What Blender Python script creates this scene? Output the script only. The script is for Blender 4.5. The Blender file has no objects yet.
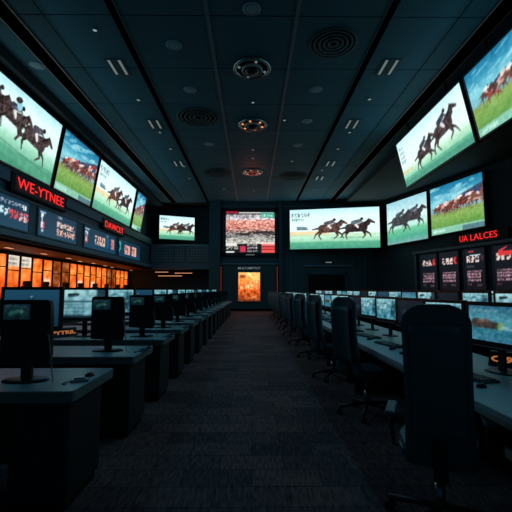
import bpy, bmesh, math, random
import numpy as np
from mathutils import Vector, Matrix, Euler

random.seed(11)
rng = np.random.default_rng(5)
sc = bpy.context.scene
C = sc.collection
R = math.radians
EYE = 1.35

# ------------------------------------------------------------------ camera, world, exposure
cam_d = bpy.data.cameras.new('camera')
cam = bpy.data.objects.new('camera', cam_d)
C.objects.link(cam)
cam.location = (0, 0, EYE)
cam.rotation_euler = (R(90 + 5.1), 0, R(-0.6))
cam_d.sensor_width = 36
cam_d.lens = 380 / 512 * 36
cam_d.clip_end = 200
sc.camera = cam

w = bpy.data.worlds.new('night')
sc.world = w
w.use_nodes = True
w.node_tree.nodes['Background'].inputs['Color'].default_value = (0.10, 0.42, 0.60, 1)
w.node_tree.nodes['Background'].inputs['Strength'].default_value = 0.035
sc.view_settings.view_transform = 'Standard'
sc.view_settings.look = 'None'
sc.view_settings.gamma = 1
sc.view_settings.exposure = 0.0
try:
    sc.view_settings.use_curve_mapping = False
except Exception:
    pass
sc.cycles.max_bounces = 6
sc.cycles.sample_clamp_indirect = 3


def fill_light(name, loc, size, energy, col, rot=(0, 0, 0), sizey=None):
    l = bpy.data.lights.new(name, 'AREA')
    l.shape = 'RECTANGLE'
    l.size = size
    l.size_y = sizey or size
    l.energy = energy
    l.color = col
    o = bpy.data.objects.new(name, l)
    o.location = loc
    o.rotation_euler = rot
    C.objects.link(o)
    return o


# dim blue fill lamps added under the ceiling along both sides, without any fixture
fill_light('side_fill', (-4.6, 12, 6.9), 0.3, 66, (0.14, 0.66, 1.0), (0, R(-25), 0), 20)
fill_light('side_fill', (4.6, 12, 6.9), 0.3, 66, (0.14, 0.66, 1.0), (0, R(25), 0), 20)

# ------------------------------------------------------------------ pixel rays used to read positions off the photo
_M = Euler((R(95.1), 0, R(-0.6))).to_matrix()


def ray(px, py):
    return _M @ Vector(((px - 256) / 380, (256 - py) / 380, -1))


def on_ceiling(px, py, z=7.05):
    d = ray(px, py)
    t = (z - EYE) / d.z
    return d.x * t, d.y * t


def on_y(px, py, y):
    d = ray(px, py)
    t = y / d.y
    return d.x * t, EYE + d.z * t


# ------------------------------------------------------------------ materials
def lin(c):
    return tuple(((v / 255) / 12.92 if v / 255 <= 0.04045 else ((v / 255 + 0.055) / 1.055) ** 2.4) for v in c)


def mat(name, rgb, rough=0.6, metal=0.0, noise=0.0, nscale=8, bump=0.0, bscale=60, spec=0.5):
    m = bpy.data.materials.new(name)
    m.use_nodes = True
    nt = m.node_tree
    b = nt.nodes['Principled BSDF']
    b.inputs['Roughness'].default_value = rough
    b.inputs['Metallic'].default_value = metal
    b.inputs['Specular IOR Level'].default_value = spec
    tc = nt.nodes.new('ShaderNodeTexCoord')
    n = nt.nodes.new('ShaderNodeTexNoise')
    n.inputs['Scale'].default_value = nscale
    n.inputs['Detail'].default_value = 4
    nt.links.new(tc.outputs['Object'], n.inputs['Vector'])
    mx = nt.nodes.new('ShaderNodeMixRGB')
    mx.inputs['Color1'].default_value = (*[c * (1 - noise) for c in rgb], 1)
    mx.inputs['Color2'].default_value = (*[min(1, c * (1 + noise)) for c in rgb], 1)
    nt.links.new(n.outputs['Fac'], mx.inputs['Fac'])
    nt.links.new(mx.outputs['Color'], b.inputs['Base Color'])
    if bump:
        n2 = nt.nodes.new('ShaderNodeTexNoise')
        n2.inputs['Scale'].default_value = bscale
        nt.links.new(tc.outputs['Object'], n2.inputs['Vector'])
        bp = nt.nodes.new('ShaderNodeBump')
        bp.inputs['Strength'].default_value = bump
        bp.inputs['Distance'].default_value = 0.01
        nt.links.new(n2.outputs['Fac'], bp.inputs['Height'])
        nt.links.new(bp.outputs['Normal'], b.inputs['Normal'])
    return m


def glow(name, rgb, strength):
    m = bpy.data.materials.new(name)
    m.use_nodes = True
    nt = m.node_tree
    b = nt.nodes['Principled BSDF']
    b.inputs['Base Color'].default_value = (0.01, 0.01, 0.01, 1)
    b.inputs['Roughness'].default_value = 0.4
    b.inputs['Emission Color'].default_value = (*rgb, 1)
    b.inputs['Emission Strength'].default_value = strength
    return m


def screen_mat(name, strength):
    m = bpy.data.materials.new(name)
    m.use_nodes = True
    nt = m.node_tree
    b = nt.nodes['Principled BSDF']
    b.inputs['Base Color'].default_value = (0.01, 0.012, 0.014, 1)
    b.inputs['Roughness'].default_value = 0.35
    a = nt.nodes.new('ShaderNodeVertexColor')
    a.layer_name = 'picture'
    nt.links.new(a.outputs['Color'], b.inputs['Emission Color'])
    b.inputs['Emission Strength'].default_value = strength
    return m


M = dict(
    ceiling=mat('ceiling_paint', (0.010, 0.125, 0.195), 0.75, noise=0.15, nscale=1.2),
    ceiling_back=mat('ceiling_gap', (0.006, 0.008, 0.009), 0.9),
    slot_black=mat('slot_black', (0.002, 0.002, 0.003), 1.0, spec=0.0),
    rail=mat('rail_grey', (0.40, 0.60, 0.68), 0.5),
    black=mat('black_metal', (0.005, 0.006, 0.007), 0.6, spec=0.2),
    bulkhead=mat('bulkhead_paint', (0.012, 0.026, 0.034), 0.8),
    strip=mat('ceiling_strip', (0.12, 0.20, 0.23), 0.6),
    edge=mat('brushed_edge', (0.35, 0.27, 0.22), 0.5),
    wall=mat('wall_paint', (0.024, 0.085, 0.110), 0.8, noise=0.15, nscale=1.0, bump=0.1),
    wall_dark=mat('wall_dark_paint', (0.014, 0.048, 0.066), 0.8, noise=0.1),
    band=mat('fascia_paint', (0.05, 0.13, 0.18), 0.5, noise=0.1, nscale=2),
    lip=mat('ledge_paint', (0.10, 0.23, 0.31), 0.45),
    under=mat('soffit_brown', (0.16, 0.06, 0.04), 0.6, noise=0.2, nscale=2),
    plastic=mat('black_plastic', (0.010, 0.011, 0.013), 0.42, bump=0.05),
    bezel=mat('monitor_bezel', (0.014, 0.018, 0.024), 0.35),
    lectern=mat('desk_carcass', (0.018, 0.022, 0.025), 0.6, noise=0.2, nscale=5),
    desk=mat('desk_laminate', (0.38, 0.52, 0.58), 0.38, noise=0.12, nscale=9),
    deskedge=mat('desk_edge', (0.26, 0.26, 0.26), 0.6),
    leather=mat('chair_leather', (0.06, 0.145, 0.175), 0.5, noise=0.15, nscale=20, bump=0.25, bscale=140),
    stitch=mat('chair_piping', (0.04, 0.055, 0.06), 0.6),
    chrome=mat('satin_chrome', (0.32, 0.36, 0.38), 0.25, 0.9),
    silver=mat('silver_plastic', (0.35, 0.38, 0.40), 0.35),
    keys=mat('key_plastic', (0.04, 0.05, 0.06), 0.45),
    whitep=mat('pale_plastic', (0.55, 0.6, 0.62), 0.4),
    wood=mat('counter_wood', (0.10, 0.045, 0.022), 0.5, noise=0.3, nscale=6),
    mull=mat('mullion_bronze', (0.035, 0.018, 0.012), 0.5),
    baffle=mat('vent_black', (0.018, 0.060, 0.085), 0.7),
    disc=mat('speaker_grille', (0.22, 0.40, 0.50), 0.6, noise=0.2, nscale=60),
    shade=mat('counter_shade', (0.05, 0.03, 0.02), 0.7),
    poster=None,
)
M['red_led'] = glow('red_led', (1.0, 0.02, 0.02), 1.3)
M['red_haze'] = mat('red_led_haze', (0.05, 0.006, 0.005), 0.5)  # red glow around the letters, put into the sign face's colour
M['strip_led'] = glow('strip_red_led', (0.62, 0.05, 0.03), 0.32)
M['orange_led'] = glow('orange_led', (0.9, 0.28, 0.08), 0.45)
M['slot'] = glow('slot_lamp', (0.35, 0.48, 0.5), 0.33)
M['spot'] = glow('spot_lamp', (0.45, 0.65, 0.70), 0.6)
M['warmspot'] = glow('warm_spot_lamp', (1.0, 0.32, 0.14), 1.3)
M['warmslot'] = glow('warm_slot_lamp', (1.0, 0.42, 0.22), 1.0)
M['letter'] = glow('pale_letter', (0.30, 0.36, 0.38), 0.5)
M['big'] = screen_mat('video_wall_picture', 1.15)
M['small'] = screen_mat('monitor_picture', 0.7)
M['board'] = screen_mat('board_picture', 1.15)
M['paneglow'] = screen_mat('window_glow', 1.3)


def carpet():
    m = bpy.data.materials.new('carpet_tiles')
    m.use_nodes = True
    nt = m.node_tree
    b = nt.nodes['Principled BSDF']
    b.inputs['Roughness'].default_value = 0.95
    b.inputs['Specular IOR Level'].default_value = 0.1
    tc = nt.nodes.new('ShaderNodeTexCoord')
    br = nt.nodes.new('ShaderNodeTexBrick')
    br.inputs['Scale'].default_value = 1.0
    br.inputs['Color1'].default_value = (0.34, 0.17, 0.165, 1)
    br.inputs['Color2'].default_value = (0.16, 0.10, 0.11, 1)
    br.inputs['Mortar'].default_value = (0.10, 0.085, 0.09, 1)
    br.inputs['Mortar Size'].default_value = 0.006
    br.inputs['Brick Width'].default_value = 0.5
    br.inputs['Row Height'].default_value = 0.25
    nt.links.new(tc.outputs['Object'], br.inputs['Vector'])
    n = nt.nodes.new('ShaderNodeTexNoise')
    mp = nt.nodes.new('ShaderNodeMapping')
    mp.inputs['Scale'].default_value = (55, 9, 1)
    nt.links.new(tc.outputs['Object'], mp.inputs['Vector'])
    nt.links.new(mp.outputs['Vector'], n.inputs['Vector'])
    n.inputs['Scale'].default_value = 1
    n.inputs['Detail'].default_value = 5
    mx = nt.nodes.new('ShaderNodeMixRGB')
    mx.blend_type = 'MULTIPLY'
    mx.inputs['Fac'].default_value = 0.8
    nt.links.new(br.outputs['Color'], mx.inputs['Color1'])
    rp = nt.nodes.new('ShaderNodeValToRGB')
    rp.color_ramp.elements[0].position = 0.35
    rp.color_ramp.elements[0].color = (0.35, 0.38, 0.42, 1)
    rp.color_ramp.elements[1].position = 0.65
    rp.color_ramp.elements[1].color = (1.3, 1.2, 1.2, 1)
    nt.links.new(n.outputs['Fac'], rp.inputs['Fac'])
    nt.links.new(rp.outputs['Color'], mx.inputs['Color2'])
    nt.links.new(mx.outputs['Color'], b.inputs['Base Color'])
    return m


M['carpet'] = carpet()


# ------------------------------------------------------------------ mesh helpers
def box(bm, x0, x1, y0, y1, z0, z1, bevel=0.0, mtx=None):
    vs = [bm.verts.new(p) for p in ((x0, y0, z0), (x1, y0, z0), (x1, y1, z0), (x0, y1, z0),
                                    (x0, y0, z1), (x1, y0, z1), (x1, y1, z1), (x0, y1, z1))]
    fs = [bm.faces.new([vs[i] for i in f]) for f in ((0, 3, 2, 1), (4, 5, 6, 7), (0, 1, 5, 4), (1, 2, 6, 5), (2, 3, 7, 6), (3, 0, 4, 7))]
    if mtx is not None:
        for v in vs:
            v.co = mtx @ v.co
    if bevel:
        es = {e for f in fs for e in f.edges}
        bmesh.ops.bevel(bm, geom=list(es), offset=bevel, segments=2, affect='EDGES', profile=0.5)


def tube(bm, p0, p1, r0, r1=None, seg=14, caps=True):
    p0, p1 = Vector(p0), Vector(p1)
    r1 = r0 if r1 is None else r1
    q = (p1 - p0).to_track_quat('Z', 'Y')
    rings = []
    for p, r in ((p0, r0), (p1, r1)):
        rings.append([bm.verts.new(p + q @ Vector((r * math.cos(2 * math.pi * i / seg), r * math.sin(2 * math.pi * i / seg), 0))) for i in range(seg)])
    for i in range(seg):
        f = bm.faces.new((rings[0][i], rings[0][(i + 1) % seg], rings[1][(i + 1) % seg], rings[1][i]))
        f.smooth = True
    if caps:
        bm.faces.new(rings[0][::-1])
        bm.faces.new(rings[1])


def path_tube(bm, pts, r, seg=8):
    prev = None
    pts = [Vector(p) for p in pts]
    for i, p in enumerate(pts):
        d = (pts[min(i + 1, len(pts) - 1)] - pts[max(i - 1, 0)]).normalized()
        q = d.to_track_quat('Z', 'Y')
        ring = [bm.verts.new(p + q @ Vector((r * math.cos(2 * math.pi * k / seg), r * math.sin(2 * math.pi * k / seg), 0))) for k in range(seg)]
        if prev:
            for k in range(seg):
                f = bm.faces.new((prev[k], prev[(k + 1) % seg], ring[(k + 1) % seg], ring[k]))
                f.smooth = True
        else:
            bm.faces.new(ring[::-1])
        prev = ring
    bm.faces.new(prev)


def lathe(bm, prof, seg=28, sx=1.0, sy=1.0, origin=(0, 0, 0)):
    rings = []
    ox, oy, oz = origin
    for r, z in prof:
        rings.append([bm.verts.new((ox + sx * r * math.cos(2 * math.pi * i / seg), oy + sy * r * math.sin(2 * math.pi * i / seg), oz + z)) for i in range(seg)])
    for a, b in zip(rings, rings[1:]):
        for i in range(seg):
            f = bm.faces.new((a[i], a[(i + 1) % seg], b[(i + 1) % seg], b[i]))
            f.smooth = True
    bm.faces.new(rings[0][::-1])
    bm.faces.new(rings[-1])


def prism(bm, pts, z0, z1, bevel=0.0):
    a = [bm.verts.new((x, y, z0)) for x, y in pts]
    b = [bm.verts.new((x, y, z1)) for x, y in pts]
    n = len(pts)
    fs = [bm.faces.new(a[::-1]), bm.faces.new(b)]
    for i in range(n):
        fs.append(bm.faces.new((a[i], a[(i + 1) % n], b[(i + 1) % n], b[i])))
    if bevel:
        bmesh.ops.bevel(bm, geom=list({e for f in fs for e in f.edges}), offset=bevel, segments=2, affect='EDGES')


def obj(name, bm, m, parent=None, loc=(0, 0, 0), rot=(0, 0, 0)):
    bmesh.ops.recalc_face_normals(bm, faces=bm.faces)
    me = bpy.data.meshes.new(name)
    bm.to_mesh(me)
    bm.free()
    me.materials.append(m)
    o = bpy.data.objects.new(name, me)
    o.location = loc
    o.rotation_euler = rot
    C.objects.link(o)
    if parent is not None:
        o.parent = parent
    return o


def B():
    return bmesh.new()


def tag(o, label, cat, group=None, kind=None):
    o['label'] = label
    o['category'] = cat
    if group:
        o['group'] = group
    if kind:
        o['kind'] = kind
    return o


def thing(name, label, cat, loc=(0, 0, 0), rz=0.0, group=None, tilt=0.0):
    o = bpy.data.objects.new(name, None)
    o.empty_display_size = 0.1
    C.objects.link(o)
    o.location = loc
    o.rotation_euler = (tilt, 0, rz)
    return tag(o, label, cat, group)


def struct(name, bm, m, parent=None, loc=(0, 0, 0), rot=(0, 0, 0)):
    o = obj(name, bm, m, parent, loc, rot)
    if parent is None:
        o['kind'] = 'structure'
    return o


def dup(root, loc, rz, label, group=None, tilt=0.0):
    r = root.copy()
    C.objects.link(r)
    r.location = loc
    r.rotation_euler = (tilt, 0, rz)
    r['label'] = label
    if group:
        r['group'] = group
    for ch in list(root.children):
        c = ch.copy()
        C.objects.link(c)
        c.parent = r
        for g in list(ch.children):
            d = g.copy()
            C.objects.link(d)
            d.parent = c
    return r


ORD = ['nearest', 'second nearest', 'third', 'fourth', 'fifth', 'sixth', 'seventh', 'eighth', 'ninth', 'tenth', 'eleventh',
       'twelfth', 'thirteenth', 'fourteenth', 'fifteenth', 'sixteenth', 'seventeenth', 'eighteenth', 'nineteenth', 'twentieth',
       'twenty-first', 'twenty-second', 'twenty-third', 'twenty-fourth']


def text_mesh(name, s, height, m, parent, loc, rot=(R(90), 0, 0), depth=0.012, width=None, bold=0.0):
    cu = bpy.data.curves.new(name, 'FONT')
    cu.body = s
    cu.size = height * 1.38
    cu.extrude = depth / 2
    cu.offset = bold
    cu.align_x = 'CENTER'
    cu.align_y = 'CENTER'
    cu.resolution_u = 3
    o = bpy.data.objects.new(name, cu)
    C.objects.link(o)
    dg = bpy.context.evaluated_depsgraph_get()
    dg.update()
    me = bpy.data.meshes.new_from_object(o.evaluated_get(dg))
    C.objects.unlink(o)
    bpy.data.objects.remove(o)
    me.materials.clear()
    me.materials.append(m)
    n = len(me.vertices)
    co = np.empty(n * 3, np.float32)
    me.vertices.foreach_get('co', co)
    co = co.reshape(-1, 3)
    if width:
        wd = co[:, 0].max() - co[:, 0].min()
        co[:, 0] *= width / max(wd, 1e-5)
    me.vertices.foreach_set('co', co.ravel())
    q = bpy.data.objects.new(name, me)
    q.location = loc
    q.rotation_euler = rot
    C.objects.link(q)
    q.parent = parent
    return q


# ------------------------------------------------------------------ painting of screen pictures (numpy raster -> vertex colours)
class Canvas:
    """x 0..w, y 0..1 upward; drawn supersampled."""

    def __init__(s, nx, ny, aspect, ss=3):
        s.nx, s.ny, s.ss = nx, ny, ss
        W, H = nx * ss, ny * ss
        xs = (np.arange(W) + .5) / W * aspect
        ys = (np.arange(H) + .5) / H
        s.X, s.Y = np.meshgrid(xs, ys)
        s.a = aspect
        s.img = np.zeros((H, W, 3))

    def put(s, mask, c, alpha=1.0):
        c = np.array(c, float)
        s.img[mask] = s.img[mask] * (1 - alpha) + c * alpha

    def vgrad(s, stops):
        ys = [p for p, _ in stops]
        for k in range(3):
            s.img[..., k] = np.interp(s.Y, ys, [c[k] for _, c in stops])

    def rect(s, x0, y0, x1, y1, c, alpha=1.0):
        s.put((s.X >= x0) & (s.X < x1) & (s.Y >= y0) & (s.Y < y1), c, alpha)

    def ell(s, x, y, rx, ry, c, ang=0.0, alpha=1.0):
        ca, sa = math.cos(ang), math.sin(ang)
        dx, dy = s.X - x, s.Y - y
        u = (dx * ca + dy * sa) / rx
        v = (-dx * sa + dy * ca) / ry
        s.put(u * u + v * v < 1, c, alpha)

    def cap(s, p, q, r0, r1, c, alpha=1.0):
        px, py = p
        dx, dy = q[0] - px, q[1] - py
        L = dx * dx + dy * dy + 1e-9
        t = np.clip(((s.X - px) * dx + (s.Y - py) * dy) / L, 0, 1)
        d2 = (s.X - px - t * dx) ** 2 + (s.Y - py - t * dy) ** 2
        s.put(d2 < (r0 + (r1 - r0) * t) ** 2, c, alpha)

    def noise(s, amp, nx=20, ny=12, mask=None):
        g = rng.random((ny + 1, nx + 1, 1))
        H, W = s.X.shape
        u = np.linspace(0, nx - 1e-3, W)
        v = np.linspace(0, ny - 1e-3, H)
        iu, iv = u.astype(int), v.astype(int)
        fu, fv = (u - iu)[None, :, None], (v - iv)[:, None, None]
        a = g[iv][:, iu] * (1 - fu) * (1 - fv) + g[iv][:, iu + 1] * fu * (1 - fv) + g[iv + 1][:, iu] * (1 - fu) * fv + g[iv + 1][:, iu + 1] * fu * fv
        d = (a - .5) * 2 * amp
        if mask is not None:
            d = d * mask[..., None]
        s.img = np.clip(s.img + d, 0, 255)

    def glyphs(s, x, y, n, h, c, wf=0.62, gap=0.25, alpha=1.0):
        gw = h * wf
        for i in range(n):
            bits = rng.random((5, 3)) < 0.62
            for r in range(5):
                for k in range(3):
                    if bits[r, k]:
                        gx = x + i * gw * (1 + gap) + k * gw / 3
                        gy = y + r * h / 5
                        s.rect(gx, gy, gx + gw / 3, gy + h / 5, c, alpha)

    def out(s):
        ss = s.ss
        return s.img.reshape(s.ny, ss, s.nx, ss, 3).mean((1, 3))


def horse(cv, x, y, s, c, j=None, phase=0, slope=0.0, mono=False):
    """galloping horse heading right; x,y centre of the barrel, s length."""
    ca, sa = math.cos(slope), math.sin(slope)

    def P(a, b):
        return (x + s * (a * ca - b * sa), y + s * (a * sa + b * ca))
    d = tuple(v * .55 for v in c)
    k = phase
    # far legs
    for (a, b1), (a2, b2), (a3, b3) in (((.25, -.08), (.42 + .05 * k, -.20), (.50, -.36 + .05 * k)), ((-.27, -.06), (-.40, -.22), (-.30 - .1 * k, -.38))):
        cv.cap(P(a, b1), P(a2, b2), .05 * s, .025 * s, d)
        cv.cap(P(a2, b2), P(a3, b3), .024 * s, .014 * s, d)
    # tail
    cv.cap(P(-.36, .06), P(-.62, .02), .035 * s, .02 * s, d)
    # body
    cv.cap(P(-.26, .03), P(.24, .02), .155 * s, .145 * s, c)
    cv.cap(P(.10, .04), P(.40, .18), .14 * s, .09 * s, c)
    # near legs
    for (a, b1), (a2, b2), (a3, b3) in (((.22, -.06), (.30, -.24), (.14 + .1 * k, -.36)), ((-.27, -.04), (-.50, -.16), (-.58, -.34 + .06 * k))):
        cv.cap(P(a, b1), P(a2, b2), .065 * s, .03 * s, c)
        cv.cap(P(a2, b2), P(a3, b3), .028 * s, .016 * s, c)
    # neck, head, ears
    cv.cap(P(.26, .08), P(.47, .26), .11 * s, .065 * s, c)
    cv.cap(P(.47, .27), P(.63, .19), .06 * s, .035 * s, c)
    cv.cap(P(.45, .30), P(.44, .36), .02 * s, .008 * s, c)
    cv.cap(P(.28, .17), P(.44, .32), .03 * s, .02 * s, d)
    cv.cap(P(-.1, .08), P(.12, .10), .04 * s, .03 * s, tuple(min(255, v * 1.6 + 15) for v in c), .6)
    # jockey
    j = j or c
    cv.cap(P(-.02, .14), P(.05, .04), .05 * s, .035 * s, (225, 225, 225) if not mono else d)
    cv.cap(P(-.12, .22), P(.12, .28), .075 * s, .065 * s, j)
    cv.cap(P(.12, .30), P(.24, .20), .03 * s, .02 * s, j)
    cv.ell(*P(.20, .35), .055 * s, .05 * s, d)


def art_gallop(nx, ny, asp, kind):
    cv = Canvas(nx, ny, asp)
    cv.vgrad([(0, (70, 150, 125)), (.17, (95, 178, 142)), (.19, (150, 214, 178)), (.34, (205, 240, 215)), (.42, (228, 252, 246)), (.8, (222, 250, 250)), (1, (190, 235, 242))])
    if kind == 'huge':
        cv.vgrad([(0, (62, 140, 112)), (.20, (80, 160, 128)), (.22, (118, 190, 158)), (.36, (165, 220, 195)), (.46, (214, 246, 236)), (.8, (222, 252, 250)), (1, (175, 228, 236))])
        cv.cap((0, .36), (asp, .10), .008, .008, (90, 120, 110), .7)
        cv.cap((0, .28), (asp, .03), .08, .06, (88, 165, 130), .5)
        for (hx, hy, hs, ph) in ((.40, .66, .60, 0.2), (.86, .60, .62, .8), (1.40, .50, .68, .3)):
            horse(cv, hx, hy, hs, (62, 48, 46), (70, 70, 84), ph, slope=-.16)
        cv.ell(.93, .80, .055, .075, (140, 205, 222), .3)
        cv.ell(.90, .86, .07, .04, (52, 44, 50), .3)
    elif kind == 'slope':
        cv.rect(0, .0, asp, .12, (75, 150, 128))
        horse(cv, .42 * asp, .42, .66, (58, 44, 46), (60, 66, 80), .4, slope=.10)
        horse(cv, .72 * asp, .54, .74, (62, 46, 46), (60, 66, 80), .0, slope=.12)
        for r in range(4):
            cv.glyphs(.05, .50 + r * .10, 4, .07, (60, 120, 140), alpha=.65)
        cv.rect(0, .28, .45, .34, (225, 190, 130), .6)
    elif kind == 'dark':
        cv.vgrad([(0, (120, 165, 165)), (.14, (70, 165, 135)), (.32, (110, 195, 150)), (.36, (175, 225, 210)), (.6, (215, 240, 240)), (1, (150, 205, 218))])
        horse(cv, .46, .50, .68, (44, 44, 50), (60, 70, 80), .3, mono=True)
        horse(cv, .92, .54, .62, (52, 46, 50), (70, 70, 80), .7, mono=True)
    else:
        cv.rect(0, .36, asp * .45, .44, (238, 205, 150), .8)
        cv.rect(0, .32, asp, .36, (190, 222, 180), .8)
        cv.glyphs(.05, .80, int(4 + asp), .10, (80, 110, 120), alpha=.75)
        cv.glyphs(.05, .70, int(4 + asp), .07, (60, 130, 120), alpha=.75)
        cv.rect(.18, .48, .45, .52, (60, 90, 100), .8)
        cv.cap((.2, .54), (.4, .54), .03, .02, (90, 120, 130), .8)
        cv.ell(asp * .65, .27, asp * .2, .02, (120, 180, 140), 0, .6)
        horse(cv, asp * .45, .48, .66, (88, 60, 54), (90, 84, 88), .2, slope=.03)
        horse(cv, asp * .75, .48, .66, (52, 38, 38), (90, 100, 106), .6, slope=.03)
    cv.noise(10, 40, 24)
    dark = (cv.img.sum(-1) < 300).astype(float)
    cv.noise(42, int(50 * asp), 50, dark)
    return cv.out()


def art_pack(nx, ny, asp, bottom=True):
    cv = Canvas(nx, ny, asp)
    cv.vgrad([(0, (66, 116, 62)), (.12, (92, 146, 66)), (.34, (132, 172, 88)), (.44, (140, 156, 96)), (.45, (120, 175, 180)), (.62, (130, 205, 218)), (.8, (60, 150, 180)), (1, (20, 110, 150))])
    for i in range(26):
        xx, yy = rng.random() * asp, .62 + rng.random() * .34
        cv.ell(xx, yy, .05 + rng.random() * .16, .012 + rng.random() * .03, (170, 225, 232), rng.random() * .3, .45)
    cv.cap((asp * .55, .66), (asp, .76), .03, .07, (60, 66, 90), .9)
    cv.cap((asp * .60, .60), (asp, .66), .05, .09, (150, 70, 60), .9)
    for i in range(15):
        t = i / 15
        xx = .16 * asp + t * asp * .80
        yy = .46 + .12 * t + rng.random() * .07
        c = [(96, 58, 50), (150, 66, 58), (66, 46, 44), (205, 160, 145), (120, 80, 70)][i % 5]
        horse(cv, xx, yy, .27 + .13 * t, c, [(235, 230, 225), (190, 50, 50), (60, 70, 120), (235, 200, 190)][i % 4], rng.random())
    for i in range(24):
        cv.ell(rng.random() * asp, .36 + .05 * rng.random(), .05, .008, (100, 150, 60), .1, .6)
    if bottom:
        cv.rect(0, 0, asp, .13, (150, 215, 205), .75)
        cv.glyphs(.06, .04, 9, .05, (235, 255, 250), alpha=.8)
        cv.rect(asp * .62, .0, asp, .10, (60, 90, 110), .7)
    cv.noise(16, 60, 34)
    return cv.out()


def art_odds(nx, ny):
    cv = Canvas(nx, ny, 1.13, 2)
    cv.vgrad([(0, (20, 22, 24)), (.22, (24, 22, 24)), (.23, (190, 190, 180)), (.45, (120, 118, 116)), (.60, (205, 130, 115)), (.78, (225, 150, 135)), (.80, (200, 196, 200)), (.90, (165, 160, 165)), (.93, (30, 30, 30)), (1, (20, 16, 18))])
    H, W = cv.X.shape
    for r in range(44):
        y = .23 + .70 * r / 44
        v = rng.random((1, 34)) * 150 - 75
        band = (cv.Y >= y) & (cv.Y < y + .70 / 44)
        idx = np.clip((cv.X / 1.13 * 34).astype(int), 0, 33)
        d = v[0][idx] * band
        cv.img = np.clip(cv.img + d[..., None], 0, 255)
    for i in range(8):
        a = rng.random()
        cv.cap((a, .42 + rng.random() * .1), (a + .3, .40 + rng.random() * .12), .012, .02, (40, 34, 36), .8)
    cv.rect(0, .94, .28, .99, (165, 30, 55))
    cv.rect(.30, .94, 1.1, .965, (225, 225, 220))
    cv.rect(.80, .84, 1.13, .96, (60, 150, 130))
    cv.glyphs(.82, .86, 5, .07, (180, 230, 215))
    cv.rect(0, .17, .26, .24, (225, 225, 215))
    cv.glyphs(.02, .10, 5, .07, (190, 190, 185))
    cv.rect(.01, .02, .20, .05, (225, 225, 225))
    cv.rect(.33, .03, .46, .17, (205, 50, 80))
    for k in range(3):
        cv.glyphs(.50, .03 + k * .075, 6, .045, (220, 215, 215), wf=.7)
    for k, c in enumerate(((235, 85, 80), (225, 70, 70), (240, 110, 105))):
        cv.rect(.82, .02 + k * .075, 1.13, .02 + k * .075 + .06, c)
    cv.rect(.80, .215, 1.13, .25, (245, 220, 210))
    return cv.out()


def art_board_left(nx, ny, asp, v):
    cv = Canvas(nx, ny, asp, 3)
    cv.vgrad([(0, (16, 60, 84)), (1, (10, 46, 68))])
    W, P, K, RD = (215, 228, 232), (226, 168, 150), (150, 190, 205), (205, 70, 80)
    if v == 0:
        cv.glyphs(.02, .74, 12, .13, (150, 165, 180), wf=1.1)
        cv.glyphs(.25, .36, 4, .26, (190, 225, 235), wf=.9)
        cv.glyphs(.25 + .26 * 4.2, .32, 5, .28, RD, wf=.75)
        cv.glyphs(asp - .55, .30, 2, .26, (220, 190, 195), wf=.8)
        cv.glyphs(asp - .4, .70, 2, .16, W)
    elif v == 1:
        cv.rect(.12, .84, .50, .90, K)
        cv.glyphs(.18, .55, 1, .28, W)
        cv.rect(.20, .28, .42, .54, RD)
        cv.glyphs(.20, .30, 1, .22, W)
        cv.rect(.23, .16, .38, .26, K)
        cv.glyphs(asp * .45, .84, 6, .08, W)
        cv.glyphs(asp * .44, .18, 6, .27, P, wf=asp * .50 / 6 / .27 / 1.12, gap=.12)
        cv.glyphs(asp * .44, .50, 6, .22, (225, 190, 175), wf=asp * .50 / 6 / .22 / 1.12, gap=.12)
    elif v == 2:
        cv.rect(.10, .84, .60, .90, K)
        cv.glyphs(.14, .58, 2, .2, W)
        cv.rect(.16, .25, .40, .55, RD)
        cv.glyphs(.16, .30, 1, .22, W)
        cv.glyphs(asp * .30, .26, 5, .44, (220, 180, 165), wf=asp * .32 / 5 / .44 / 1.1, gap=.1)
        cv.rect(asp * .66, .25, asp * .76, .75, (20, 80, 120))
        cv.glyphs(asp * .66, .80, 3, .10, K)
        cv.rect(asp * .82, .25, asp * .93, .78, (200, 130, 125))
        cv.glyphs(asp * .83, .3, 1, .4, (150, 60, 70))
    else:
        cv.glyphs(.10, .25, 1, .6, (60, 170, 170), wf=.5)
        cv.rect(asp * .25, .20, asp * .50, .74, (215, 160, 150))
        cv.glyphs(asp * .26, .25, 2, .45, (90, 60, 70))
        cv.rect(asp * .58, .20, asp * .80, .78, (225, 170, 155))
        cv.glyphs(asp * .59, .25, 2, .45, (100, 60, 65))
    return cv.out()


def art_board_right(nx, ny, asp, v):
    cv = Canvas(nx, ny, asp, 3)
    cv.vgrad([(0, (6, 14, 22)), (1, (8, 18, 28))])
    if v == 3:
        cv.rect(asp * .6, .84, asp, 1, (20, 50, 110), .8)
    x0 = .08
    cv.glyphs(x0, .68, 3, .16, (225, 200, 195), wf=.62)
    n = max(1, int((asp - .6) / .14))
    cv.glyphs(x0 + .38, .68, n, .16, (215, 60, 62) if v in (0, 1, 3) else (60, 40, 50), wf=.6)
    if v in (0, 1):
        cv.rect(x0 + .40, .80, asp - .06, .86, (190, 30, 40))
    if v == 2:
        cv.rect(x0 + .05, .92, asp * .5, .96, (180, 60, 70))
        cv.rect(asp * .3, .84, asp - .1, .865, (200, 210, 215))
        cv.rect(x0, .56, asp * .5, .60, (60, 60, 80))
    if v == 3:
        cv.cap((asp * .2, .88), (asp * .42, .97), .03, .01, (205, 60, 70))
        cv.rect(asp * .15, .78, asp - .1, .88, (205, 50, 50))
    for r, h in ((.44, .035), (.37, .05), (.30, .05), (.22, .05)):
        cv.glyphs(x0, r, int((asp - .15) / (h * .85)), h * 1.1, (225, 165, 180), alpha=.95)
    cv.glyphs(x0, .12, 3, .05, (110, 60, 75))
    cv.glyphs(asp * .6, .10, 3, .06, (120, 80, 95))
    return cv.out()


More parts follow.
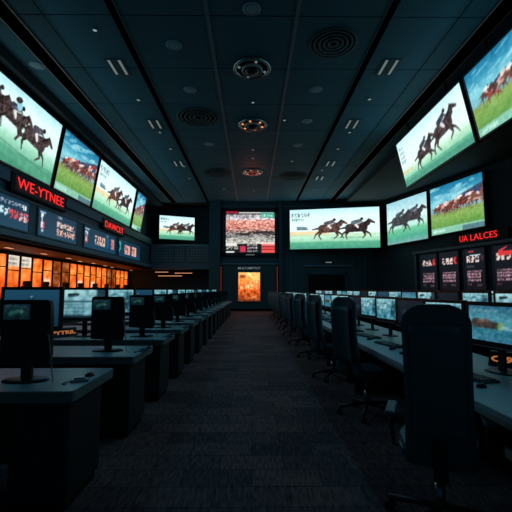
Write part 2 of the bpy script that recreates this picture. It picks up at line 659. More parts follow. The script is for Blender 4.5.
def art_poster(nx, ny):
    cv = Canvas(nx, ny, .76, 3)
    cv.vgrad([(0, (110, 40, 14)), (.15, (190, 80, 30)), (.4, (225, 95, 30)), (.7, (250, 150, 60)), (1, (250, 190, 110))])
    cv.rect(.05, .78, .25, .90, (150, 70, 40))
    cv.cap((.35, .95), (.5, .80), .05, .02, (255, 220, 150))
    cv.ell(.60, .76, .10, .12, (255, 200, 110))
    cv.glyphs(.08, .42, 4, .30, (255, 205, 140), wf=.45, gap=.2)
    cv.glyphs(.08, .44, 4, .30, (205, 70, 20), wf=.45, gap=.2, alpha=.5)
    for i in range(26):
        cv.ell(rng.random() * .76, rng.random() * .36, .03, .05, (95, 36, 16), 0, .7)
    cv.glyphs(.25, .08, 5, .12, (235, 150, 90), alpha=.7)
    cv.noise(26, 18, 24)
    return cv.out()


def art_monitor(v, nx=34, ny=22, asp=1.55):
    cv = Canvas(nx, ny, asp, 3)
    if v == 0:      # plain blue desktop with a small emblem
        cv.vgrad([(0, (20, 56, 82)), (1, (34, 84, 112))])
        cv.cap((.70, .74), (.84, .74), .035, .02, (25, 50, 64))
        cv.ell(.76, .79, .03, .03, (120, 180, 195))
    elif v == 1:    # page of race cards
        cv.vgrad([(0, (105, 170, 186)), (1, (165, 222, 230))])
        cv.noise(50, 14, 9)
        cv.cap((.25, .80), (.55, .82), .07, .05, (30, 56, 66))
        cv.rect(.05, .55, 1.2, .60, (40, 90, 104))
        for r in range(4):
            cv.glyphs(.08, .08 + r * .12, 13, .07, (40, 84, 98), alpha=.8)
        cv.ell(1.2, .66, .12, .10, (40, 74, 78))
        cv.rect(1.22, 0, 1.55, 1, (18, 44, 58), .85)
        cv.rect(0, 0, 1.55, .10, (14, 34, 46), .9)
    elif v == 2:    # race picture on teal
        cv.vgrad([(0, (60, 130, 160)), (.35, (50, 130, 150)), (.6, (90, 170, 190)), (1, (40, 100, 130))])
        cv.cap((.2, .50), (.85, .46), .13, .09, (70, 66, 62))
        cv.cap((.3, .55), (.6, .60), .05, .03, (120, 90, 80))
        cv.ell(.95, .45, .10, .10, (120, 180, 120))
        cv.cap((1.0, .42), (1.4, .38), .04, .02, (160, 215, 225))
        cv.glyphs(.06, .80, 14, .08, (140, 200, 215), alpha=.8)
        cv.glyphs(.06, .08, 8, .08, (120, 190, 200), alpha=.6)
        cv.noise(34, 30, 20)
    elif v == 3:    # dim dark screen
        cv.vgrad([(0, (10, 24, 34)), (1, (16, 36, 48))])
        cv.cap((.4, .5), (1.2, .4), .10, .06, (30, 66, 80), .7)
        cv.noise(10, 12, 8)
    else:           # bright page
        cv.vgrad([(0, (70, 150, 170)), (.5, (110, 180, 195)), (1, (150, 215, 225))])
        for r in range(5):
            cv.glyphs(.08, .12 + r * .15, 12, .08, (40, 100, 120), alpha=.8)
        cv.ell(.5, .6, .3, .1, (200, 240, 245), .2, .6)
        cv.rect(1.1, .1, 1.45, .9, (24, 70, 90), .6)
        cv.noise(60, 16, 10)
    return cv.out()


def picture(name, pix, wd, ht, m, parent, y=-0.001, x0=None, z0=None, curve=0.0):
    """flat display surface in the local x-z plane facing -y, one vertex colour per raster cell"""
    ny, nx, _ = pix.shape
    x0 = -wd / 2 if x0 is None else x0
    z0 = -ht / 2 if z0 is None else z0
    xs = x0 + np.linspace(0, wd, nx)
    zs = z0 + np.linspace(0, ht, ny)
    V = np.zeros((ny, nx, 3))
    V[..., 0] = xs[None, :]
    V[..., 1] = y
    V[..., 2] = zs[:, None]
    i = np.arange((ny - 1) * (nx - 1))
    r, c = i // (nx - 1), i % (nx - 1)
    a = r * nx + c
    F = np.stack([a, a + 1, a + nx + 1, a + nx], 1)
    me = bpy.data.meshes.new(name)
    me.vertices.add(nx * ny)
    me.vertices.foreach_set('co', V.reshape(-1).astype(np.float32))
    me.loops.add(len(F) * 4)
    me.loops.foreach_set('vertex_index', F.reshape(-1).astype(np.int32))
    me.polygons.add(len(F))
    me.polygons.foreach_set('loop_start', np.arange(0, len(F) * 4, 4, dtype=np.int32))
    me.update(calc_edges=True)
    col = me.color_attributes.new('picture', 'FLOAT_COLOR', 'POINT')
    p = np.clip(pix / 255.0, 0, 1)
    l = np.where(p <= .04045, p / 12.92, ((p + .055) / 1.055) ** 2.4)
    rgba = np.ones((ny * nx, 4), np.float32)
    rgba[:, :3] = l.reshape(-1, 3)
    col.data.foreach_set('color', rgba.ravel())
    me.materials.append(m)
    o = bpy.data.objects.new(name, me)
    C.objects.link(o)
    if parent is not None:
        o.parent = parent
    return o


# ================================================================== THE ROOM
CZ = 7.05
bm = B(); box(bm, -9.6, 16.5, 0.2, 29.2, -0.12, 0)
struct('floor', bm, M['carpet'])

# ceiling: backing slab and a field of panels with open joints
XS = [-6.0, -4.35, -2.85, -0.94, 0.94, 2.85, 4.35, 6.0]
Yc = [on_ceiling(252, 16)[1] - 1.9 * 3 + 1.9 * k for k in range(16)]
bm = B()
box(bm, -9.6, 16.5, 0.2, 29.2, CZ + 0.04, CZ + 0.2)
struct('ceiling', bm, M['ceiling_back'])
bm = B()
for x0, x1 in zip(XS, XS[1:]):
    for y0, y1 in zip(Yc, Yc[1:]):
        y1 = min(y1, 24.5)
        if y0 > 24.3: continue
        box(bm, x0 + .012, x1 - .012, y0 + .014, y1 - .014, CZ, CZ + 0.045)
struct('ceiling_panels', bm, M['ceiling'])
tn = 0


def trim(x0, x1, y0, y1, z0, z1, m, bevel=0.0):
    global tn
    tn += 1
    bm = B(); box(bm, x0, x1, y0, y1, z0, z1, bevel)
    return struct('trim_%d' % tn, bm, M[m])


for s in (-1, 1):
    a, b = sorted((s * 2.78, s * 2.92)); trim(a, b, 1.5, 24.4, CZ - .03, CZ + .005, 'slot_black')
    a, b = sorted((s * 2.755, s * 2.78)); trim(a, b, 1.5, 24.4, CZ - .02, CZ + .005, 'strip')
    a, b = sorted((s * .90, s * .98)); trim(a, b, 1.5, 24.4, CZ - .02, CZ + .005, 'strip')
    a, b = sorted((s * 4.92, s * 5.26)); trim(a, b, 1.5, 24.4, CZ - .03, CZ + .005, 'slot_black')
    a, b = sorted((s * 4.895, s * 4.92)); trim(a, b, 1.5, 24.4, CZ - .035, CZ - .01, 'edge')
    a, b = sorted((s * 5.26, s * 5.28)); trim(a, b, 1.5, 24.4, CZ - .035, CZ - .015, 'edge')
    a, b = sorted((s * 5.9, s * (7.2 if s < 0 else 15))); trim(a, b, 1.5, 24.4 if s > 0 else 26, CZ - .22, CZ + .04, 'bulkhead')

# left side: upper wall, fascia band with the gallery lip, low soffit, lit booths behind
bm = B(); box(bm, -7.2, -6.85, 1.5, 26.2, 2.78, CZ)
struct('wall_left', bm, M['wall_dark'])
bm = B(); box(bm, -6.85, -6.62, 1.5, 24.5, 2.95, 4.25); box(bm, -6.85, -6.50, 1.5, 24.5, 4.25, 4.62)
tn += 1; struct('trim_%d' % tn, bm, M['band'])
trim(-6.95, -6.46, 1.5, 24.5, 2.78, 2.95, 'lip', .02)
trim(-6.95, -6.44, 1.5, 24.5, 2.70, 2.78, 'black')
trim(-6.66, -6.58, 1.5, 24.5, 3.93, 3.98, 'lip')
bm = B(); box(bm, -8.6, -6.5, 1.5, 26.2, 2.70, 2.80)
tn += 1; struct('trim_%d' % tn, bm, M['under'])
bm = B(); box(bm, -8.6, -8.42, 1.5, 26.2, 0, 2.7)
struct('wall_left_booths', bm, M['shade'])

# back walls
bm = B(); box(bm, -2.75, 8.4, 24.5, 24.8, 0, CZ)
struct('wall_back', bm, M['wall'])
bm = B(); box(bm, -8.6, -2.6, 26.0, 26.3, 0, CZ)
struct('wall_back_recess', bm, M['wall_dark'])
trim(-2.75, -2.05, 24.22, 24.5, 0, CZ, 'wall')
trim(1.72, 1.95, 24.30, 24.5, 0, CZ, 'wall')
trim(-2.75, -2.62, 24.8, 26.0, 0, CZ, 'wall')
trim(-2.05, 1.72, 24.38, 24.5, 2.98, 3.06, 'lip')
trim(-2.05, 1.72, 24.40, 24.5, 0, .16, 'black')
trim(1.95, 8.0, 24.44, 24.5, 0, .16, 'black')
# wall panel joints on the back wall
for x in (2.5, 6.55, 7.3):
    trim(x, x + .03, 24.46, 24.5, .16, 3.3, 'lip')
trim(3.35, 6.4, 24.36, 24.5, 2.86, 2.94, 'lip')
trim(-2.7, 8.0, 24.40, 24.5, 6.72, 6.80, 'band')

# right wall, running out obliquely towards the camera
WR = Vector((-.292, 1, 0)).normalized()      # direction along the wall away from the camera
wr_rz = math.atan2(-WR.y, -WR.x)             # local x runs towards the camera
P0 = Vector((8.10, 24.5, 0))
L = 15.5
bm = B(); box(bm, 0, L, 0, .3, 0, CZ)
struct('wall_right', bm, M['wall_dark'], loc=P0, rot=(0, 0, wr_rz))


def on_right(t, off=0.0, z=0.0):
    """a point t metres along the right wall from its far corner, off metres out from it"""
    n = Vector((-1, -.292, 0)).normalized()
    return P0 - WR * t + n * off + Vector((0, 0, z))


# double door under the main screen
bm = B(); box(bm, 3.50, 3.62, 24.40, 24.5, 0, 2.45, .01); box(bm, 5.98, 6.10, 24.40, 24.5, 0, 2.45, .01); box(bm, 3.50, 6.10, 24.40, 24.5, 2.34, 2.45, .01)
dr = struct('door_1', bm, M['wall'])
for x0, x1, hx in ((3.62, 4.79, 4.68), (4.81, 5.98, 4.92)):
    bm = B(); box(bm, x0, x1, 24.44, 24.5, .01, 2.34, .006)
    lf = obj('door_leaf', bm, M['black'], dr)
    bm = B(); tube(bm, (hx, 24.40, .9), (hx, 24.40, 1.3), .015); tube(bm, (hx, 24.40, .93), (hx, 24.45, .93), .01); tube(bm, (hx, 24.40, 1.27), (hx, 24.45, 1.27), .01)
    obj('door_handle', bm, M['chrome'], lf)

# booth windows glowing orange behind the left counter
wy = 11.55
n = 0
while wy < 25.2:
    n += 1
    bm = B()
    box(bm, -8.42, -8.36, wy, wy + .06, .95, 2.62)
    box(bm, -8.42, -8.36, wy + .70, wy + .745, .95, 2.62)
    box(bm, -8.42, -8.36, wy + .06, wy + .70, .95, 1.0)
    box(bm, -8.42, -8.36, wy + .06, wy + .70, 2.56, 2.62)
    box(bm, -8.41, -8.37, wy + .06, wy + .70, 2.12 - .1 * (n % 2), 2.155 - .1 * (n % 2))
    wn = struct('window_%d' % n, bm, M['mull'])
    cv = Canvas(10, 24, .4, 3)
    k = .55 if n in (7, 8, 15, 16) else 1.0
    cv.vgrad([(0, (150 * k, 40 * k, 14 * k)), (.35, (222 * k, 92 * k, 30 * k)), (.75, (246 * k, 128 * k, 46 * k)), (1, (225 * k, 96 * k, 36 * k))])
    cv.noise(40, 4, 9)
    if n in (3, 4):
        cv.rect(0, .74, .4, 1, (215, 205, 190)); cv.glyphs(.02, .78, 6, .06, (60, 60, 60)); cv.glyphs(.02, .87, 6, .06, (70, 66, 60))
    if n in (6, 10, 12):
        cv.rect(.08, .30, .34, .52, (225, 190, 160))
    cv.noise(22, 8, 20)
    p = picture('pane', cv.out(), .64, 1.56, M['paneglow'], wn)
    p.location = (-8.385, wy + .38, 1.78)
    p.rotation_euler = (0, 0, R(90))
    wy += .745
# glowing ledges of the rear recess under the gallery
for k, (x0, x1, z) in enumerate(((-6.5, -5.6, 2.52), (-5.2, -4.0, 2.45), (-6.2, -4.6, 2.25))):
    o = thing('shelf_light', ['amber light bar under the corner gallery, upper left one', 'amber light bar under the corner gallery, the one nearest the aisle',
                              'amber light bar under the corner gallery, the lowest'][k], 'light', (x0, 25.55 - .4 * (k == 2), z))
    bm = B(); box(bm, 0, x1 - x0, 0, .30, 0, .05); obj('shelf', bm, M['wood'], o)
    bm = B(); box(bm, .02, x1 - x0 - .02, -.02, 0, .005, .035); obj('light_bar', bm, M['warmslot'], o)
    bm = B(); tube(bm, (.1, .15, .05), (.1, .15, 2.95 - z - .27 + .0), .01); tube(bm, (x1 - x0 - .1, .15, .05), (x1 - x0 - .1, .15, 2.95 - z - .27), .01)
    obj('hanger', bm, M['black'], o)

# gallery in the far left corner: slab, rail with mesh infill
bm = B(); box(bm, -6.9, -2.75, 24.5, 26.0, 2.68, 3.10, 0)
tn += 1; struct('trim_%d' % tn, bm, M['band'])
g = thing('gallery_railing', 'dark mesh railing of the corner gallery below the small far screen', 'railing', (-6.55, 24.55, 3.10))
bm = B(); tube(bm, (0, 0, 1.15), (3.75, 0, 1.15), .03); obj('handrail', bm, M['rail'], g)
bm = B(); box(bm, 0, 3.75, -.02, .02, .05, .09); obj('bottom_rail', bm, M['lip'], g)
for k in range(6):
    bm = B(); box(bm, k * .742, k * .742 + .04, -.02, .02, 0, 1.14); obj('post', bm, M['band'], g)
bm = B()
for k in range(36):
    x = .06 + k * .103
    box(bm, x, x + .012, -.006, .006, .09, 1.12)
for k in range(10):
    z = .16 + k * .1
    box(bm, .04, 3.72, -.006, .006, z, z + .014)
obj('mesh_infill', bm, M['rail'], g)


# ================================================================== VIDEO SCREENS
def video_screen(label, pL, pR, zb, zt, pix, tilt=0.0, name='video_screen', cat='screen', m='big', hang=None, arms=None, depth=.14, rim=.05, group=None):
    pL, pR = Vector((*pL, 0)), Vector((*pR, 0))
    c = (pL + pR) / 2
    wd = (pR - pL).length
    ht = zt - zb
    rz = math.atan2(pR.y - pL.y, pR.x - pL.x)
    t = thing(name, label, cat, (c.x, c.y, (zb + zt) / 2), rz, group, tilt)
    bm = B(); box(bm, -wd / 2 - rim, wd / 2 + rim, .004, depth, -ht / 2 - rim, ht / 2 + rim, .015)
    obj('housing', bm, M['black'], t)
    bm = B()
    for a in ((-wd / 2 - rim, wd / 2 + rim, ht / 2 + .004, ht / 2 + rim), (-wd / 2 - rim, wd / 2 + rim, -ht / 2 - rim, -ht / 2 - .004)):
        box(bm, a[0], a[1], -.02, .006, a[2], a[3])
    for s in (-1, 1):
        a = sorted((s * (wd / 2 + .004), s * (wd / 2 + rim)))
        box(bm, a[0], a[1], -.02, .006, -ht / 2 - rim, ht / 2 + rim)
    obj('bezel', bm, M['bezel'], t)
    picture('picture', pix, wd, ht, M[m], t)
    bm = B()
    for s in (-1, 1):
        x = s * wd * .3
        if hang:
            box(bm, x - .03, x + .03, depth, depth + .04, -ht * .35, ht / 2 + hang)
        else:
            e = depth + .08 if not arms else arms[0 if s < 0 else 1]
            box(bm, x - .04, x + .04, depth, depth + .08, -ht * .35, ht * .35)
            if arms:
                box(bm, x - .04, x + .04, depth, e, -.04, .04)
    obj('bracket', bm, M['black'], t)
    return t


def ypx(px, X, py=200):
    d = ray(px, py)
    return X / d.x * d.y


XL = -6.3
zt, zb = 6.66, 4.66
tl = R(9)
y1 = ypx(62, XL + .15, 127); y2 = ypx(65.5, XL + .15, 131); y3 = ypx(99, XL + .15, 160); y4 = ypx(101, XL + .15, 161)
y5 = ypx(136, XL + .15, 192); y6 = ypx(138, XL + .15, 194); y7 = ypx(146, XL + .15, 204)
video_screen('largest left screen, nearest the camera, with three dark racehorses on pale green', (XL, 8.0), (XL, y1), zb, zt, art_gallop(150, 76, 2.0, 'huge'), tl)
video_screen('left wall screen of a red and brown horse pack, second from the camera', (XL, y2), (XL, y3), zb, zt, art_pack(84, 60, 1.4), tl)
video_screen('left wall screen of two horses under a pale sky, third from the camera', (XL, y4), (XL, y5), zb, zt, art_gallop(130, 58, 2.2, 'logo'), tl)
video_screen('narrow left wall screen at the far end, horse pack below deep blue sky', (XL, y6), (XL, y7), zb, zt, art_pack(46, 50, .9), tl)
video_screen('small far screen above the corner gallery railing, two racing horses', (on_y(159.5, 225, 24.9)[0], 24.9), (on_y(194.5, 225, 25.8)[0], 25.8), 4.72, 6.28, art_gallop(70, 40, 1.6, 'logo'), arms=(.95, .45))
video_screen('wide main screen on the back wall above the double door, two galloping horses', (on_y(290, 230, 24.1)[0], 24.1), (on_y(379.8, 230, 22.95)[0], 22.95), 3.93, 6.46,
             art_gallop(170, 78, 2.17, 'logo'), arms=(.66, 1.28))
ZR = ((on_y(386, 205, 22.8)[1] + on_y(425, 191, 19.6)[1]) / 2, (on_y(389, 246, 22.8)[1] + on_y(429, 237.5, 19.6)[1]) / 2,
      (on_y(429, 190.5, 19.4)[1] + on_y(481, 171, 16.3)[1]) / 2, (on_y(433.5, 236, 19.4)[1] + on_y(486.5, 225.5, 16.3)[1]) / 2)
print('ZR', ZR)
video_screen('right wall screen of two black horses, next to the wide main screen', (on_y(387.3, 226, 22.8)[0], 22.8), (on_y(427.3, 215, 19.6)[0], 19.6), ZR[1], ZR[0], art_gallop(84, 62, 1.35, 'dark'))
video_screen('right wall screen of a bunched horse pack above the red sign', (on_y(431, 212, 19.4)[0], 19.4), (on_y(483.7, 200, 16.3)[0], 16.3), ZR[3], ZR[2], art_pack(90, 66, 1.35))
XU = 5.42
video_screen('tilted screen hung from the ceiling, pair of horses climbing, below the black beam', (XU, ypx(401, XU, 150)), (XU, ypx(466.5, XU, 95)), 5.03, 6.62, art_gallop(110, 50, 2.4, 'slope'), R(12), hang=.46)
video_screen('tilted screen hung from the ceiling at the right picture edge, red horse pack', (XU, ypx(471.5, XU, 95)), (XU, 5.1), 5.03, 6.62, art_pack(120, 52, 2.2), R(12), hang=.46)

# square odds display and what frames it
o = video_screen('square red and white odds display in the middle of the back wall', (on_y(226, 230, 24.36)[0], 24.36), (on_y(274.6, 230, 24.36)[0], 24.36), 3.72, 6.44,
                 art_odds(70, 62), name='odds_display', cat='display', m='big', depth=.06, rim=.22)
bm = B(); box(bm, -.28, .28, -.025, -.018, -1.50, -1.46); obj('logo_light', bm, M['letter'], o)

# red light strips and the poster between them
for x, lb in ((-1.98, 'vertical red light strip left of the orange poster'), (1.62, 'vertical red light strip right of the orange poster')):
    t = thing('light_strip', lb, 'light', (x, 24.36, .95), group='red light strips beside the poster')
    bm = B(); box(bm, -.05, .05, 0, .14 if x > 0 else .10, 0, 1.95, .01); obj('channel', bm, M['black'], t)
    bm = B(); box(bm, -.022, .022, -.012, 0, .03, 1.90, .004); obj('diffuser', bm, M['strip_led'], t)
px0, z1p = on_y(238.5, 272.5, 24.4)
px1, z0p = on_y(260, 301, 24.4)
t = thing('poster', 'orange backlit poster in a thin frame at the end of the aisle', 'poster', ((px0 + px1) / 2, 24.4, (z0p + z1p) / 2))
wp, hp = px1 - px0, z1p - z0p
picture('print', art_poster(26, 34), wp, hp, M['paneglow'], t)
bm = B()
for s in (-1, 1):
    a = sorted((s * wp / 2, s * (wp / 2 + .05))); box(bm, a[0], a[1], -.03, .1, -hp / 2 - .05, hp / 2 + .05)
    a = sorted((s * hp / 2, s * (hp / 2 + .05))); box(bm, -wp / 2, wp / 2, -.03, .1, a[0], a[1])
obj('frame', bm, M['edge'], t)
bm = B(); box(bm, -wp / 2, wp / 2, .004, .1, -hp / 2, hp / 2); obj('light_box', bm, M['black'], t)
t = thing('wall_lettering', 'row of small pale letters on the wall above the orange poster', 'sign', ((px0 + px1) / 2, 24.47, 2.74))
text_mesh('letters', 'MULTUMPTICT', .14, M['letter'], t, (0, 0, 0), width=1.45, bold=.003)
bm = B(); box(bm, -.74, .74, .008, .03, -.10, .10); obj('back_plate', bm, M['wall'], t)
t = thing('door_sign', 'small pale sign glowing above the double door', 'sign', (4.95, 24.42, 3.12))
bm = B(); box(bm, -.26, .26, 0, .08, -.07, .07, .01); obj('sign_box', bm, M['black'], t)
bm = B(); box(bm, -.20, .20, -.008, .0, -.03, .03, .003); obj('lit_panel', bm, M['letter'], t)


# ================================================================== RED LED SIGNS
def led_sign(label, loc, rz, wd, ht, s, tw):
    t = thing('led_sign', label, 'sign', loc, rz)
    bm = B(); box(bm, -wd / 2, wd / 2, 0, .14, -ht / 2, ht / 2, .015); obj('sign_box', bm, M['black'], t)
    bm = B(); box(bm, -tw / 2 - .05, tw / 2 + .05, -.004, .0, -ht * .40, ht * .40); obj('face', bm, M['red_haze'], t)
    words = s.split(' ')
    n = sum(len(q) for q in words) + .6 * (len(words) - 1)
    x = -tw / 2
    for q in words:
        wq = tw * len(q) / n
        text_mesh('letters', q, ht * .58, M['red_led'], t, (x + wq / 2, -.012, 0), width=wq * .97, bold=-.004)
        x += wq + tw * .6 / n
    return t


ya, yb = ypx(16, -6.45, 190), ypx(65, -6.45, 205)
led_sign('larger red LED sign between the left screens and the odds boards', (-6.47, (ya + yb) / 2, 4.30), R(90), yb - ya + .35, .54, 'WE-YTNEE', (yb - ya) * .97)
ya, yb = ypx(104.5, -6.45, 225), ypx(124, -6.45, 232)
led_sign('smaller red LED sign farther along the left fascia', (-6.47, (ya + yb) / 2, 4.25), R(90), yb - ya + .25, .50, 'DAWCET', (yb - ya) * .95)
# right sign on the right wall
pc = on_right(7.95, .22, 3.72)
led_sign('red LED sign on the right wall above the odds boards', pc, wr_rz, 3.0, .50, 'UA LALCES', 2.0)

# ================================================================== ODDS BOARDS
def board(label, loc, rz, wd, ht, pix, group=None, tilt=0.0, m='board'):
    t = thing('odds_board', label, 'board', loc, rz, group, tilt)
    bm = B(); box(bm, -wd / 2 - .06, wd / 2 + .06, .004, .10, -ht / 2 - .05, ht / 2 + .05, .012); obj('housing', bm, M['bezel'], t)
    bm = B()
    for s in (-1, 1):
        a = sorted((s * (wd / 2 + .002), s * (wd / 2 + .06))); box(bm, a[0], a[1], -.02, .006, -ht / 2 - .05, ht / 2 + .05)
        a = sorted((s * (ht / 2 + .002), s * (ht / 2 + .05))); box(bm, -wd / 2, wd / 2, -.02, .006, a[0], a[1])
    obj('frame', bm, M['band'], t)
    picture('display', pix, wd, ht, M[m], t)
    return t


XB = -6.60
for (a, b, v, lb) in ((-24, 30, 0, 'left fascia odds board at the left picture edge, red and white digits'),
                      (37, 78, 1, 'left fascia odds board with two rows of peach digits'),
                      (84, 117, 2, 'left fascia odds board below the smaller red sign'),
                      (119, 141, 3, 'farthest left fascia odds board, two peach blocks')):
    ya, yb = ypx(a, XB, 220), ypx(b, XB, 220)
    wd = yb - ya
    board(lb, (XB, (ya + yb) / 2, 3.47), R(90), wd - .14, .84, art_board_left(int(44 * wd / 1.6) + 20, 30, (wd - .14) / .84, v), 'odds boards along the left fascia', m='board')

for (a, b, v, lb) in ((4.1, 5.35, 0, 'odds board on the right wall farthest from the camera, red block on top'),
                      (5.5, 6.75, 1, 'second odds board from the far end of the right wall'),
                      (7.0, 8.2, 2, 'right wall odds board with a white line and dark middle'),
                      (8.55, 10.2, 3, 'widest right wall odds board, at the picture edge')):
    pc = on_right((a + b) / 2, .12, 2.27)
    wd = b - a
    board(lb, pc, wr_rz, wd - .14, 1.85, art_board_right(36 + 8 * (v == 3), 56, (wd - .14) / 1.85, v), 'odds boards on the right wall')
# frame round the right boards
bm = B(); box(bm, 3.7, 11, -.30, 0, 3.30, 3.44); box(bm, 3.7, 3.85, -.16, 0, 0, 3.3); box(bm, 3.7, 11, -.10, 0, 0, 1.2)
tn += 1; struct('trim_%d' % tn, bm, M['band'], loc=P0, rot=(0, 0, wr_rz))

# ================================================================== CEILING FIXTURES
G = 'ceiling '
def dome(px, py, r, label, warm):
    x, y = on_ceiling(px, py)
    t = thing('ceiling_dome', label, 'ceiling light', (x, y, CZ))
    bm = B(); lathe(bm, [(r * 1.0, 0), (r * 1.0, -.05), (r * .93, -.09), (r * .84, -.07), (r * .82, -.03), (r * .82, 0)]); obj('outer_ring', bm, M['chrome'], t)
    bm = B(); lathe(bm, [(r * .81, 0), (r * .81, -.03), (r * .60, -.05), (r * .58, 0)]); obj('black_ring', bm, M['black'], t)
    bm = B(); lathe(bm, [(r * .56, 0), (r * .56, -.09), (r * .50, -.12), (r * .44, -.10), (r * .44, 0)]); obj('inner_ring', bm, M['silver'], t)
    bm = B(); lathe(bm, [(r * .43, 0), (r * .42, -.07), (r * .30, -.15), (r * .12, -.19), (.01, -.195)]); obj('lens', bm, M['bezel'], t)
    if r > .495 and py > 150:
        l = bpy.data.lights.new('dome_glow', 'POINT'); l.energy = 9; l.color = (1, .16, .10); l.shadow_soft_size = .25
        lo = bpy.data.objects.new('dome_glow', l); lo.location = (x, y, CZ - .45); C.objects.link(lo)
    for k in range(4 if not warm else 6):
        a = k * 2 * math.pi / (4 if not warm else 6) + .3
        bm = B(); lathe(bm, [(.035, 0), (.035, -.02), (.01, -.03)], 10, origin=(r * .70 * math.cos(a), r * .70 * math.sin(a), -.05))
        obj('bulb', bm, M['warmspot'] if warm else M['slot'], t)


dome(252, 67.5, .49, 'large round chrome ceiling dome nearest the camera', False)
dome(252.5, 124, .50, 'round chrome ceiling dome with orange bulbs, middle one', True)
dome(252.5, 171.5, .50, 'round ceiling dome glowing red, farthest one', True)


def disc_proto(label, p):
    t = thing('ceiling_speaker', label, 'ceiling speaker', (*p, CZ), group='round ceiling speakers')
    bm = B(); lathe(bm, [(.185, 0), (.185, -.012), (.165, -.02), (.160, -.012), (.160, 0)]); obj('rim', bm, M['disc'], t)
    bm = B(); lathe(bm, [(.158, 0), (.158, -.010), (.10, -.016), (.01, -.018)]); obj('grille', bm, M['disc'], t)
    return t


DS = [((174, 44.8), 'round grey ceiling speaker left of the near dome'), ((190, 89.6), 'round grey ceiling speaker left of the pale strip, second of the left row'),
      ((209, 144), 'round grey ceiling speaker left of the pale strip, far one'), ((251.5, 8.5), 'round grey ceiling speaker at the top picture edge, middle of the ceiling'),
      ((316, 89.5), 'round grey ceiling speaker right of the near dome'), ((307, 121), 'round grey ceiling speaker right of the middle dome'),
      ((298, 145), 'round grey ceiling speaker right of the middle dome, farther and smaller'), ((37, 65.5), 'oval looking speaker between the left black beam and the big screen')]
first = None
for (p, lb) in DS:
    q = on_ceiling(*p)
    if first is None:
        first = disc_proto(lb, q)
    else:
        dup(first, (*q, CZ), 0, lb)

SP = [(95, 29.5), (138.5, 99.5), (160, 132), (170.6, 148.6), (189.5, 178), (253, 102), (253, 149.5), (253, 158), (254, 190.6), (224, 189), (292, 161),
      (369.4, 98.8), (338, 148.6), (349.5, 132), (388, 170), (378.6, 178), (284.4, 119.8), (314, 189.5), (184, 166), (322, 170)]
SL = ['near the top left, left of the speakers', 'between two left slot lamps', 'just beyond the second left slot lamp', 'left side, before the third slot lamp',
      'far left end of the ceiling', 'between the near and middle domes', 'beyond the middle dome, first of two', 'just before the red dome', 'beyond the red dome',
      'far end, left of the centre line', 'right of the red dome', 'between the first two right slot lamps', 'right side, beyond the second slot lamp',
      'just beyond the second right slot lamp', 'under the right black beam, far end', 'right of the far right slot lamp', 'beside the right pale strip',
      'far end above the wide main screen', 'left side, beside the far slot lamp', 'right side, near the far vent']
first = None
for (p, s) in zip(SP, SL):
    q = on_ceiling(*p)
    lb = 'tiny ceiling spotlight ' + s
    if first is None:
        first = thing('ceiling_spot', lb, 'ceiling light', (*q, CZ), group='tiny ceiling spotlights')
        bm = B(); lathe(bm, [(.06, 0), (.06, -.02), (.045, -.03), (.04, -.01), (.04, 0)], 16); obj('ring', bm, M['silver'], first)
        bm = B(); lathe(bm, [(.040, 0), (.038, -.02), (.01, -.03)], 12); obj('bulb', bm, M['spot'], first)
    else:
        dup(first, (*q, CZ), 0, lb)

SLT = [((118, 67), 'left, nearest of three'), ((155, 124), 'left, middle of three'), ((178.5, 163.5), 'left, farthest of three'),
       ((388, 67), 'right, nearest of four'), ((352, 124), 'right, second of four'), ((330.5, 163.5), 'right, third of four'), ((319.5, 178), 'right, farthest of four'),]
first = None
for (p, s) in SLT:
    q = on_ceiling(*p)
    lb = 'twin slot ceiling lamp with two pale bars, ' + s
    if first is None:
        first = thing('slot_lamp', lb, 'ceiling light', (*q, CZ), group='twin slot ceiling lamps')
        bm = B(); box(bm, -.24, .24, -.36, .36, -.012, 0, .004); obj('frame', bm, M['baffle'], first)
        for x in (-.13, .13):
            bm = B(); box(bm, x - .032, x + .032, -.31, .31, -.022, -.012, .003); obj('light_bar', bm, M['slot'], first)
    else:
        dup(first, (*q, CZ), 0, lb)

VT = [((198, 117), .70, 'faint round vent left of the middle dome'), ((217, 172.5), .70, 'dark round vent left of the red dome'),
      ((293.5, 176), .72, 'dark round vent right of the red dome'), ((333, 43), .55, 'faint round vent at the upper right of the ceiling')]
for (p, r, lb) in VT:
    q = on_ceiling(*p)
    t = thing('ceiling_vent', lb, 'vent', (*q, CZ), group='round ceiling vents')
    bm = B(); lathe(bm, [(r, 0), (r, -.02), (r * .93, -.035), (r * .9, -.01), (r * .9, 0)], 32); obj('rim', bm, M['baffle'], t)
    for k in range(4):
        a = r * (.84 - .2 * k)
        bm = B(); lathe(bm, [(a, 0), (a, -.03), (a - .06, -.02), (a - .06, 0)], 28); obj('louvre_ring', bm, M['baffle'], t)

# small lamps under the gallery soffit on the left
first = None
for k, (px, py) in enumerate(((9, 247.5), (44, 253.5), (69, 258), (80, 261), (93.5, 263), (105, 265.5), (112, 267), (121, 269), (131, 270))):
    d = ray(px, py); tt = (2.70 - EYE) / d.z
    q = (d.x * tt, d.y * tt)
    lb = 'small warm lamp under the left gallery, %s from the camera' % ORD[k]
    if first is None:
        first = thing('soffit_lamp', lb, 'ceiling light', (*q, 2.70), group='small lamps under the left gallery')
        bm = B(); box(bm, -.09, .09, -.20, .20, -.015, 0, .004); obj('frame', bm, M['mull'], first)
        bm = B(); box(bm, -.06, .06, -.17, .17, -.022, -.014, .003); obj('light_bar', bm, M['warmslot'], first)
    else:
        dup(first, (*q, 2.70), 0, lb)

